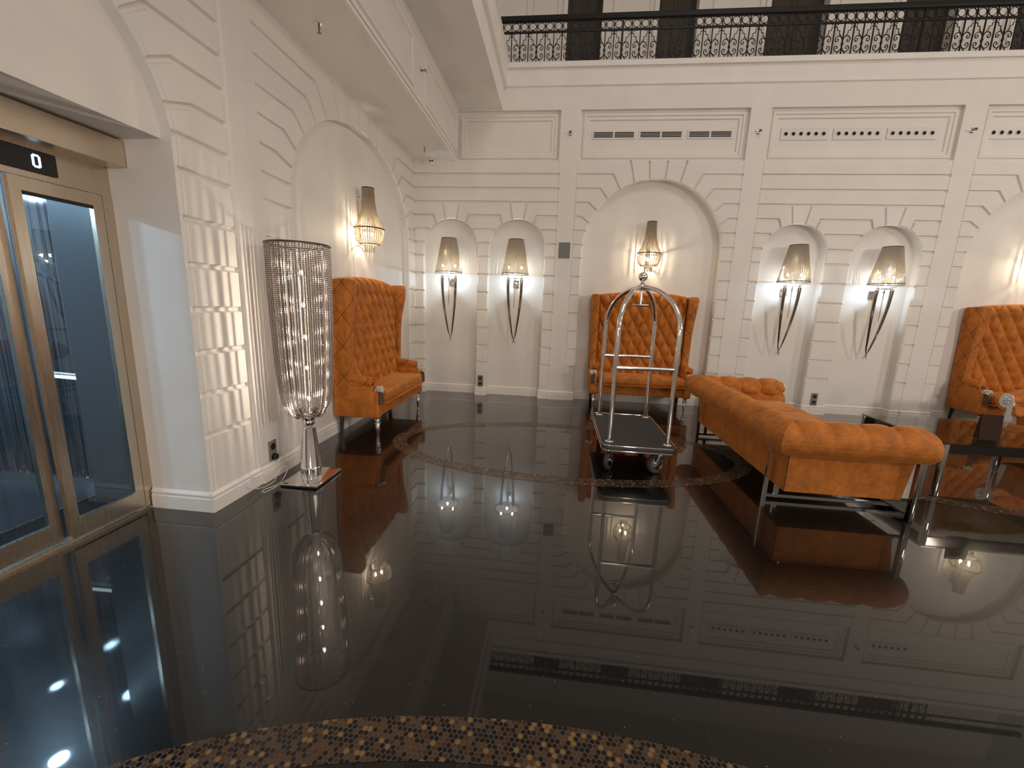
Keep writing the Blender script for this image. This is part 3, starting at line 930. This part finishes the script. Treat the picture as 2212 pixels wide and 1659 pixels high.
for i, (x, lb) in enumerate(((.60, 'horn wall lamp in the narrow niche nearest the left corner'), (1.686, 'horn wall lamp in the narrow niche beside the grey speaker'),
        (5.88, 'horn wall lamp in the niche above the chesterfield arm'), (7.155, 'horn wall lamp in the niche above the glass coffee table'))):
    place(hl, i == 0, (x, .14, 0), lb)

# beaded basket sconces
def bead_sconce():
    t = thing('beaded_basket_sconce', '', 'wall lamp', group='beaded basket sconces in the arched niches')
    yc = -.14
    mb = MB(); mb.rbox(-.03, .03, -.02, 0, 2.25, 2.80, .005, 1); mb.tube([(0, 0, 2.40), (0, yc, 2.40)], .008, 8); mb.tube([(0, 0, 2.78), (0, yc, 2.78)], .006, 8); mb.build('bracket', M['chrome'], t, 30)
    for nm, r, z, th in (('top_ring', .068, 2.872, .008), ('wide_ring', .178, 2.405, .009), ('bottom_ring', .118, 2.222, .006)):
        mb = MB(); mb.tube([(r * math.cos(2 * PI * i / 32), yc + min(r * math.sin(2 * PI * i / 32), .135), z) for i in range(32)], th, 7, closed=True); mb.build(nm, M['ring'], t, 60)
    mb = MB(); n = 40
    for k in range(n):
        a = 2 * PI * k / n
        c, s_ = math.cos(a), math.sin(a)
        P = lambda r, z: (r * c, yc + min(r * s_, .137), z)
        bead_strand(mb, [P(.068, 2.87), P(.072, 2.75), P(.088, 2.62), P(.118, 2.51), P(.176, 2.41)], .0062, .015, 5)
        bead_strand(mb, [P(.180, 2.40), P(.176, 2.33), P(.155, 2.26), P(.118, 2.222)], .0075, .017, 5)
    o = mb.build('bead_strands', M['strand'], t, 0); o['kind'] = 'stuff'
    mb = MB()
    for k in range(14):
        a = 2 * PI * k / 14
        bead_strand(mb, [(.06 * math.cos(a), yc + .06 * math.sin(a), 2.22), (.055 * math.cos(a), yc + .055 * math.sin(a), 2.13)], .008, .02, 5)
    mb.build('drop_fringe', M['strand'], t, 0)
    bulb(t, (.035, yc - .02, 2.345), M['bulbs'], .014); bulb(t, (-.05, yc + .03, 2.335), M['bulbs'], .012)
    return t
bs = bead_sconce()
place(bs, True, (3.765, .14, 0), 'glowing beaded sconce above the luggage cart')
o = place(bs, False, (-.11, -1.75, 0), 'glowing beaded sconce on the side wall above the tall sofa'); o.rotation_euler = (0, 0, PI / 2)
place(bs, False, (9.27, .14, 0), 'beaded sconce cut by the right picture edge')

# ------------------------------------------------------------------ tall wing sofas
def tuft(a, b, H, p=.42):
    return H * (abs(math.sin(PI * a) * math.sin(PI * b))) ** p
def wing_sofa():
    t = thing('wing_back_sofa', '', 'sofa', group='tall orange velvet wing sofas in the arched niches')
    V = M['velvet']
    HW = .78
    mb = MB(); mb.rbox(-.70, .70, -.50, -.02, .22, .40, .02, 3); mb.build('seat_frame', V, t, 40)
    mb = MB(); mb.rbox(-.655, .655, -.575, -.10, .385, .525, .045, 4); mb.rbox(-.668, .668, -.585, -.45, .375, .392, .008, 2); mb.build('seat_cushion', V, t, 50)
    # tufted backrest
    nu, nv = 132, 150
    top = lambda x: 1.760 + .058 * max(0, 1 - (x / .68) ** 2) ** .8
    P = []
    for i in range(nu + 1):
        x = -.675 + 1.35 * i / nu; row = []
        zt = top(x)
        for j in range(nv + 1):
            q = j / nv; z = .48 + (zt - .48) * q
            u = (x + .675) / .178; w = (z - .48) / .30
            h = tuft(u + w, u - w, .062, .46)
            edge = min(1, (1 - q) / .05) ** .5 * min(1, (.675 - abs(x)) / .03 + .15) ** .5
            row.append((x, -.085 - (.03 + h) * edge - .035 * (1 - q), z))
        row.append((x, -.02, zt)); row.append((x, 0, zt - .02)); row.append((x, 0, .40))
        P.append(row)
    mb = MB(); mb.grid(P)
    mb.build('backrest', V, t, 60)
    for s in (-1, 1):
        # wing: profile in (y, z), thickness in x with a flare at the top
        pr = [(0, .575), (0, 1.73), (-.012, 1.755)]
        fr = [(-.245, 1.765), (-.275, 1.75), (-.288, 1.71), (-.285, 1.62), (-.262, 1.48), (-.235, 1.33), (-.220, 1.15), (-.212, .95), (-.205, .75), (-.205, .575)]
        poly = pr + fr
        n = len(poly); cx = -.1
        ring = []
        for (d, inset, in_) in ((0, .012, 0), (.014, 0, 0), (.085, 0, 0), (.105, .014, 0)):
            r_ = []
            for (y, z) in poly:
                yy = y + (inset if y < -.1 else -inset * .3); zz = z - (inset if z > 1.7 else 0)
                flare = .03 * max(0, (z - 1.2) / .55)
                r_.append((s * (HW - .105 + d + flare * (1 if d > .05 else .6)), yy, zz))
            ring.append(r_)
        mb = MB()
        vs = [p for r_ in ring for p in r_]; fs = [tuple(range(n)), tuple(range(3 * n, 4 * n))]
        for a in range(3):
            for i in range(n):
                j = (i + 1) % n
                fs.append((a * n + i, a * n + j, (a + 1) * n + j, (a + 1) * n + i))
        mb.add(vs, fs)
        mb.build('wing', M['quilt'], t, 45)
        # arm
        arm = MB()
        arm.rbox(s * .72 - .055, s * .72 + .055, -.47, -.004, .225, .59, .015, 3); arm.rbox(s * .72 - .05, s * .72 + .05, -.45, -.19, .58, .64, .02, 3)
        a_ = arm.build('arm', V, t, 40)
        mb = MB()
        pts = [(s * .72, -.18, .665), (s * .72, -.25, .66), (s * .722, -.34, .645), (s * .725, -.44, .632)]
        mb.tube(pts, [.052, .056, .058, .058], 20)
        mb.build('arm_roll', M['quilt'], a_, 50)
        mb = MB()
        R = Matrix.Translation((s * .725, -.44, .632)) @ Matrix.Rotation(PI / 2, 4, 'X')
        mb.lathe([(.060, -.004), (.062, .006), (.054, .014), (.050, .010), (.024, .010), (.022, .018), (.012, .018)], 24, R)
        mb.build('arm_scroll', V, a_, 40)
        mb = MB(); mb.sphere((s * .725, -.456, .632), .011, 10, 6); mb.build('button', M['seam'], a_, 60)
        # tassel
        ts = MB()
        random.seed(3)
        for k in range(70):
            a = random.uniform(0, 2 * PI); b = random.uniform(-.5, 1.3); r = random.uniform(.038, .066)
            c = Vector((s * .735, -.535, .560))
            d = Vector((math.cos(a) * math.cos(b), math.sin(a) * math.cos(b) * .75, math.sin(b) * .8))
            ts.tube([c + d * .01, c + d * r + Vector((0, 0, -.006)), c + d * (r + .012) + Vector((0, 0, -.018))], [.008, .007, .003], 4)
        tt = ts.build('tassel', M['fluff'], t, 60)
        ts = MB()
        for k in range(44):
            a = 2 * PI * k / 44; r = .006 + .022 * ((k * 7) % 5) / 5
            x, y = s * .725 + r * math.cos(a), -.555 + r * .6 * math.sin(a)
            ts.tube([(s * .735 + r * .6 * math.cos(a), -.545 + .5 * r * math.sin(a), .55), (s * .01 + x, y, .48), (s * .01 + x + .006 * math.cos(a), y, .385 + .012 * ((k * 3) % 4) / 4)], .0055, 4)
        ts.build('tassel_threads', M['tassel'], tt, 60)
        # front post and legs
        mb = MB(); mb.rbox(s * .715 - .055, s * .715 + .055, -.53, -.44, .215, .54, .028, 4); mb.build('front_post', V, t, 50)
        mb = MB()
        mb.lathe([(.020, .215), (.034, .205), (.034, .188), (.020, .182), (.020, .174), (.036, .166), (.036, .148), (.020, .140), (.022, .134), (.027, .12), (.024, .08), (.014, .012), (.012, 0)][::-1], 20, Matrix.Translation((s * .70, -.485, 0)))
        mb.build('front_leg', M['chrome'], t, 40)
        mb = MB(); mb.tube([(s * .70, -.055, .225), (s * .705, -.04, .0)], [.032, .020], 4); mb.build('back_leg', M['darkwood'], t, 30)
    mb = MB(); mb.box(-.002, .002, -.5025, -.40, .225, .385); mb.build('front_seam', M['seam'], t, 0)
    return t
ws = wing_sofa()
place(ws, True, (3.735, .11, 0), 'tall orange velvet wing sofa behind the luggage cart')
o = place(ws, False, (-.085, -1.77, 0), 'tall orange velvet wing sofa against the side wall by the floor lamp'); o.rotation_euler = (0, 0, PI / 2)
place(ws, False, (9.27, .11, 0), 'tall orange velvet wing sofa beyond the glass table at the right edge')

# ------------------------------------------------------------------ chesterfield sofas
def chesterfield():
    t = thing('chesterfield_sofa', '', 'sofa', group='orange velvet chesterfield sofas around the glass table')
    V = M['velvet']
    HL = 1.05; D = .86                     # half length and depth; back at y=0, front at -D
    bot, mid = .155, .47
    mb = MB()
    def tap(z): return 0 if z > .3 else .0
    vs = []
    for z, fx in ((bot, -D), (mid, -D - .05)):
        vs += [(-HL, fx, z), (HL, fx, z), (HL, 0, z), (-HL, 0, z)]
    mb.add(vs, [(0, 3, 2, 1), (4, 5, 6, 7), (0, 1, 5, 4), (1, 2, 6, 5), (2, 3, 7, 6), (3, 0, 4, 7)])
    mb.build('body', V, t, 0)
    # rolled top: profile from the seat up the inside, round the roll, to the outer underside
    R = .142; zc = .615
    prof = [(-.16, .44), (-.155, .50), (-.15, .55)]
    for k in range(19):
        a = math.radians(205 - 275 * k / 18)
        prof.append((R * math.cos(a), zc + R * math.sin(a)))
    prof.append((-.005, .475))
    plen = [0]
    for p, q in zip(prof[:-1], prof[1:]): plen.append(plen[-1] + math.hypot(q[0] - p[0], q[1] - p[1]))
    nf = 4
    fine = []
    for i in range(len(prof) - 1):
        for k in range(nf):
            f = k / nf; fine.append((prof[i][0] + (prof[i + 1][0] - prof[i][0]) * f, prof[i][1] + (prof[i + 1][1] - prof[i][1]) * f, plen[i] + (plen[i + 1] - plen[i]) * f))
    fine.append(prof[-1] + (plen[-1],))
    def sweep(p, q, nrm, mitre0, mitre1, name, pitch):
        """nrm: unit outward (2D); mitre: +1 widen at that end with the outward distance"""
        p = Vector(p); q = Vector(q); d = (q - p); Ln = d.length; d /= Ln; n = Vector(nrm)
        N = int(Ln / .0125)
        rows = []
        npl = max(1, round(Ln / pitch)); pt = Ln / npl
        for i in range(N + 1):
            row = []
            for (o, z, v) in fine:
                a0 = -mitre0 * o; a1 = Ln + mitre1 * o
                s = a0 + (a1 - a0) * i / N
                fr = s / pt
                crease = abs(math.sin(PI * fr))
                on_top = max(0, min(1, (v - .02) / .08)) * max(0, min(1, (plen[-1] - .16 - v) / .20))
                dep = .034 * (1 - crease ** .42) * on_top
                if v < .34:
                    dep += .018 - tuft(fr + v / .17, fr - v / .17, .018)
                # pull towards the centre of the roll
                cx, cz = 0, zc
                vx, vz = o - cx, z - cz; ll = math.hypot(vx, vz)
                oo = o - vx / ll * dep; z2 = z - vz / ll * dep
                row.append((p.x + d.x * s + n.x * oo, p.y + d.y * s + n.y * oo, z2))
            rows.append(row)
        if mitre0 == 0:
            base = rows[0]; ccx = p.x - n.x * .01; ccy = p.y - n.y * .01
            for ext, sc_ in ((.022, .985), (.040, .93), (.052, .84)):
                rows.insert(0, [(ccx + (x - ccx) * sc_ - d.x * ext, ccy + (y - ccy) * sc_ - d.y * ext, zc - .03 + (z - zc + .03) * sc_) for x, y, z in base])
            rows = [[(a - d.x * 0, b, c) for a, b, c in r_] for r_ in rows]
        mb = MB(); mb.grid(rows)
        if mitre0 == 0: mb.add(rows[0], [tuple(range(len(fine)))])
        return mb.build(name, V, t, 60)
    e = .02
    sweep((-HL - e, e), (HL + e, e), (0, 1), 1, 1, 'rolled_back', .19)
    sweep((-HL - e, -D - .06), (-HL - e, e), (-1, 0), 0, 1, 'rolled_arm', .21)
    sweep((HL + e, -D - .06), (HL + e, e), (1, 0), 0, 1, 'rolled_arm', .21)
    for k in (-1, 0, 1):
        mb = MB(); mb.rbox(k * .59 - .29, k * .59 + .29, -D - .03, -.16, .40, .52, .035, 3); mb.build('seat_cushion', V, t, 50)
    for s in (-1, 1):
        mb = MB()
        Rm = Matrix.Translation((s * (HL + e), -D - .10, zc)) @ Matrix.Rotation(PI / 2, 4, 'X')
        mb.lathe([(.088, 0), (.088, .012), (.083, .018), (.05, .018), (.01, .018)], 32, Rm)
        x0, x1 = sorted((s * (HL + e) - s * .086, s * (HL + e) - s * .026))
        mb.box(x0, x1, -D - .118, -D - .01, .17, .62)
        mb.build('arm_front_scroll', M['pearl'], t, 30)
        mb = MB()
        for k in range(9):
            a = k * 2.4; r = .012 * math.sqrt(k) * 1.3
            mb.sphere((s * (HL + e) + r * math.cos(a), -D - .122, zc + r * math.sin(a)), .011, 8, 6)
        mb.build('ornament', M['chrome'], t, 60)
        # frame loop
        mb = MB(); b = .013
        y0, y1 = .045, -D - .04; x = s * (HL - .19)
        mb.box(x - b, x + b, y0 - b, y0 + b, .0, .47); mb.build('leg', M['chrome'], t, 0)
        mb = MB(); mb.box(x - b, x + b, y1, y0, .022, .048); mb.build('side_bar', M['chrome'], t, 0)
        mb = MB(); mb.box(x - .014, x + .014, -.06, -.03, .02, .16); mb.build('foot', M['chrome'], t, 0)
        mb = MB(); mb.rbox(s * 1.10 - .02, s * 1.10 + .02, y1 - .025, y1 + .015, 0, .50, .006, 2); mb.build('front_leg', M['dchrome'], t, 30)
    mb = MB(); mb.box(-1.10, 1.10, y1 - .02, y1 + .01, .0, .05); mb.build('front_bar', M['dchrome'], t, 0)
    mb = MB(); 
    for s in (-1, 1):
        mb.tube([(s * HL, .0025, bot), (s * HL, .0025, mid)], .004, 6); 
    mb.build('seam', M['seam'], t, 60)
    return t
ch = chesterfield()
o = place(ch, True, (4.285, -2.50, 0), 'long orange chesterfield sofa seen from behind beside the luggage cart'); o.rotation_euler = (0, 0, PI / 2)
o = place(ch, False, (8.86, -2.42, 0), 'orange chesterfield sofa with pale arm scroll past the glass table'); o.rotation_euler = (0, 0, -PI / 2)

# ------------------------------------------------------------------ coffee table and card
tb = thing('glass_coffee_table', 'chrome framed coffee table with smoked glass top at the right', 'table', (6.55, -2.53, 0))
hx, hy = .73, .51
mb = MB(); mb.rbox(-hx, hx, -hy, hy, .486, .500, .003, 1); mb.build('glass_top', M['tableglass'], tb, 0)
for s in (-1, 1):
    mb = MB(); mb.box(-hx + .01, hx - .01, s * (hy - .03) - .018, s * (hy - .03) + .018, .405, .485); mb.build('rail', M['darkrail'], tb, 0)
    mb = MB(); mb.box(s * (hx - .03) - .018, s * (hx - .03) + .018, -hy + .05, hy - .05, .405, .485); mb.build('rail', M['darkrail'], tb, 0)
    for k in (-1, 1):
        mb = MB(); mb.rbox(s * (hx - .03) - .022, s * (hx - .03) + .022, k * (hy - .03) - .022, k * (hy - .03) + .022, 0, .485, .005, 2); mb.build('leg', M['mchrome'], tb, 30)
mb = MB()
mb.prism([(-.03, 0), (.03, 0), (.006, .225), (-.006, .225)], -.085, .085, lambda a, b, t: (t + .35 * b * 0, a, b))
o = mb.build('menu_card', mat('brown leather card', (.042, .024, .018, 1), .9, Specular_IOR_Level=.1), None, 0)
o.location = (6.36, -2.80, .5); o.rotation_euler = (0, 0, -.05)
tag(o, 'brown folded menu card standing on the glass coffee table', 'menu card')

# ------------------------------------------------------------------ luggage cart
ca = thing('luggage_cart', 'chrome birdcage luggage cart with charcoal carpet deck', 'luggage cart', (3.235, -2.475, 0))
dx, dy = .345, .615
def rrect(hx, hy, r, n=6):
    out = []
    for (cx, cy, a0) in ((hx - r, hy - r, 0), (-hx + r, hy - r, 90), (-hx + r, -hy + r, 180), (hx - r, -hy + r, 270)):
        for i in range(n + 1):
            a = math.radians(a0 + 90 * i / n); out.append((cx + r * math.cos(a), cy + r * math.sin(a)))
    return out
mb = MB(); mb.prism(rrect(dx - .012, dy - .012, .07), .245, .283, lambda a, b, t: (a, b, t)); mb.build('deck', M['carpet'], ca, 30)
mb = MB()
rr = rrect(dx, dy, .08)
def ringtube(mb, rr, prof):
    n = len(rr); rows = []
    for (o, z) in prof:
        rows.append([((x + o * x / max(1e-6, math.hypot(x, y)) * 1.0), (y + o * y / max(1e-6, math.hypot(x, y))), z) for x, y in rr])
    for a, b in zip(rows, rows[1:] + rows[:1]):
        for i in range(n):
            j = (i + 1) % n
            mb.add([a[i], a[j], b[j], b[i]], [(0, 1, 2, 3)])
ringtube(mb, rr, [(-.02, .235), (.002, .235), (.010, .245), (.010, .268), (.002, .278), (-.02, .278)])
mb.build('bumper', M['rubber'], ca, 40)
for z in (.281, .233):
    mb = MB(); mb.tube([(x, y, z) for x, y in rr], .007, 6, closed=True); mb.build('chrome_edge', M['chrome'], ca, 60)
hub = (0.005, .03, 1.775)
px, py = .272, .505
for sx in (-1, 1):
    for sy in (-1, 1):
        bx, by = sx * px, sy * py + .0
        pts = [(bx, by, .28), (bx, by, .6), (bx, by, 1.0), (bx, by, 1.36)]
        for i in range(1, 15):
            a = PI / 2 * i / 14
            pts.append((hub[0] + (bx - hub[0]) * math.cos(a) , hub[1] + (by - hub[1]) * math.cos(a), 1.36 + .41 * math.sin(a)))
        mb = MB(); mb.tube(pts, .0215, 14); mb.build('post', M['chrome'], ca, 60)
        mb = MB(); mb.lathe([(.042, .283), (.042, .290), (.028, .300)], 18, Matrix.Translation((bx, by, 0))); mb.build('post_collar', M['chrome'], ca, 40)
for sy in (-1, 1):
    mb = MB(); mb.tube([(-px, sy * py, 1.01), (px, sy * py, 1.01)], .0175, 12); mb.build('cross_bar', M['chrome'], ca, 60)
mb = MB(); mb.lathe([(.03, 1.735), (.034, 1.745), (.034, 1.80), (.02, 1.81), (.012, 1.82), (.012, 1.835)], 18, Matrix.Translation(hub[:2] + (0,))); mb.build('hub', M['chrome'], ca, 40)
mb = MB(); mb.sphere((hub[0], hub[1], 1.876), .047, 28, 18); mb.build('ball_finial', M['chrome'], ca, 60)
mb = MB(); mb.tube([(hub[0], hub[1], 1.75), (hub[0], hub[1], 1.60)], .012, 10); mb.tube([(hub[0] - .085, hub[1] - .01, 1.597), (hub[0] - .07, hub[1] - .01, 1.59), (hub[0] + .07, hub[1] + .01, 1.59), (hub[0] + .085, hub[1] + .01, 1.597)], .011, 8); mb.build('hanger_bar', M['chrome'], ca, 60)
for (x, y, a) in ((-.262, -.49, 1.15), (.185, -.50, .45), (-.25, .46, 1.4), (.25, .46, 1.5)):
    Mx = Matrix.Translation((x, y, 0)) @ Matrix.Rotation(a, 4, 'Z')
    ws_ = MB(); Wm = Mx @ Matrix.Translation((0, 0, .10)) @ Matrix.Rotation(PI / 2, 4, 'X')
    ws_.lathe([(.068, -.020), (.092, -.022), (.100, -.012), (.100, .012), (.092, .022), (.068, .020)], 28, Wm, False, False)
    w_ = ws_.build('wheel', M['rubber'], ca, 30)
    h = MB(); h.lathe([(.018, -.028), (.022, -.022), (.030, -.012), (.066, -.010), (.070, -.018), (.070, .018), (.066, .010), (.030, .012), (.022, .022), (.018, .028)], 24, Wm); h.build('wheel_hub', M['chrome'], w_, 30)
    fk = MB()
    for s in (-1, 1):
        fk.prism([(-.022, .10), (.022, .10), (.055, .235), (.005, .235)], s * .030 - .003, s * .030 + .003, lambda a_, b_, t_: tuple(Mx @ Vector((a_, t_, b_))))
    fk.box(-.02, .07, -.033, .033, .228, .236, Mx)
    fk.build('caster_fork', M['chrome'], ca, 0)

# ------------------------------------------------------------------ light
def area(name, loc, rot, sx, sy, power, col):
    l = bpy.data.lights.new(name, 'AREA'); l.shape = 'RECTANGLE'; l.size = sx; l.size_y = sy; l.energy = power; l.color = col
    o = bpy.data.objects.new(name, l); o.location = loc; o.rotation_euler = rot; link(o); return o
def point(name, loc, r, power, col):
    l = bpy.data.lights.new(name, 'POINT'); l.shadow_soft_size = r; l.energy = power; l.color = col
    o = bpy.data.objects.new(name, l); o.location = loc; link(o); return o
point('lobby_lamp', (9.8, -7.6, 2.9), .30, 420, (1, .87, .755))
point('fill_rear', (4.5, -12.5, 2.0), .35, 420, (1, .87, .76))  # unseen fill added behind the camera to light the walls from the front
point('fill_by_lift', (.9, -8.6, 1.6), .22, 40, (1, .88, .78))  # unseen fill added to brighten the left soffit from below
point('fill_far_right', (14.0, -6.0, 4.6), .30, 470, (1, .87, .76))  # unseen fill added on the right to brighten the left wall
area('atrium_lamps', (5.5, -6.5, 9.2), (0, 0, 0), 5, 4, 170, (1, .88, .77))
w = bpy.data.worlds.new('lobby'); sc.world = w; w.use_nodes = True
bg = w.node_tree.nodes['Background']; bg.inputs[0].default_value = (.60, .525, .455, 1); bg.inputs[1].default_value = .50

# ------------------------------------------------------------------ camera
cam = bpy.data.cameras.new('camera'); cam.sensor_width = 36; cam.sensor_fit = 'HORIZONTAL'; cam.lens = 886.927847 / 2212 * 36; cam.clip_start = .05
co = bpy.data.objects.new('camera', cam); link(co)
YAW, PIT_, ROL = -1.03746791e-01, -1.90491835e-01, 3.58195009e-02
f = Vector((math.sin(YAW) * math.cos(PIT_), math.cos(YAW) * math.cos(PIT_), math.sin(PIT_)))
rt = Vector((math.cos(YAW), -math.sin(YAW), 0)); up = rt.cross(f)
c_, s_ = math.cos(ROL), math.sin(ROL)
rt, up = c_ * rt + s_ * up, -s_ * rt + c_ * up
co.matrix_world = Matrix(((rt.x, up.x, -f.x, 2.4025158), (rt.y, up.y, -f.y, -6.85727823), (rt.z, up.z, -f.z, 1.55), (0, 0, 0, 1)))
sc.camera = co
sc.view_settings.view_transform = 'Standard'
sc.view_settings.look = 'None'
sc.view_settings.exposure = 0.0
sc.view_settings.gamma = 1.0
sc.view_settings.use_curve_mapping = False
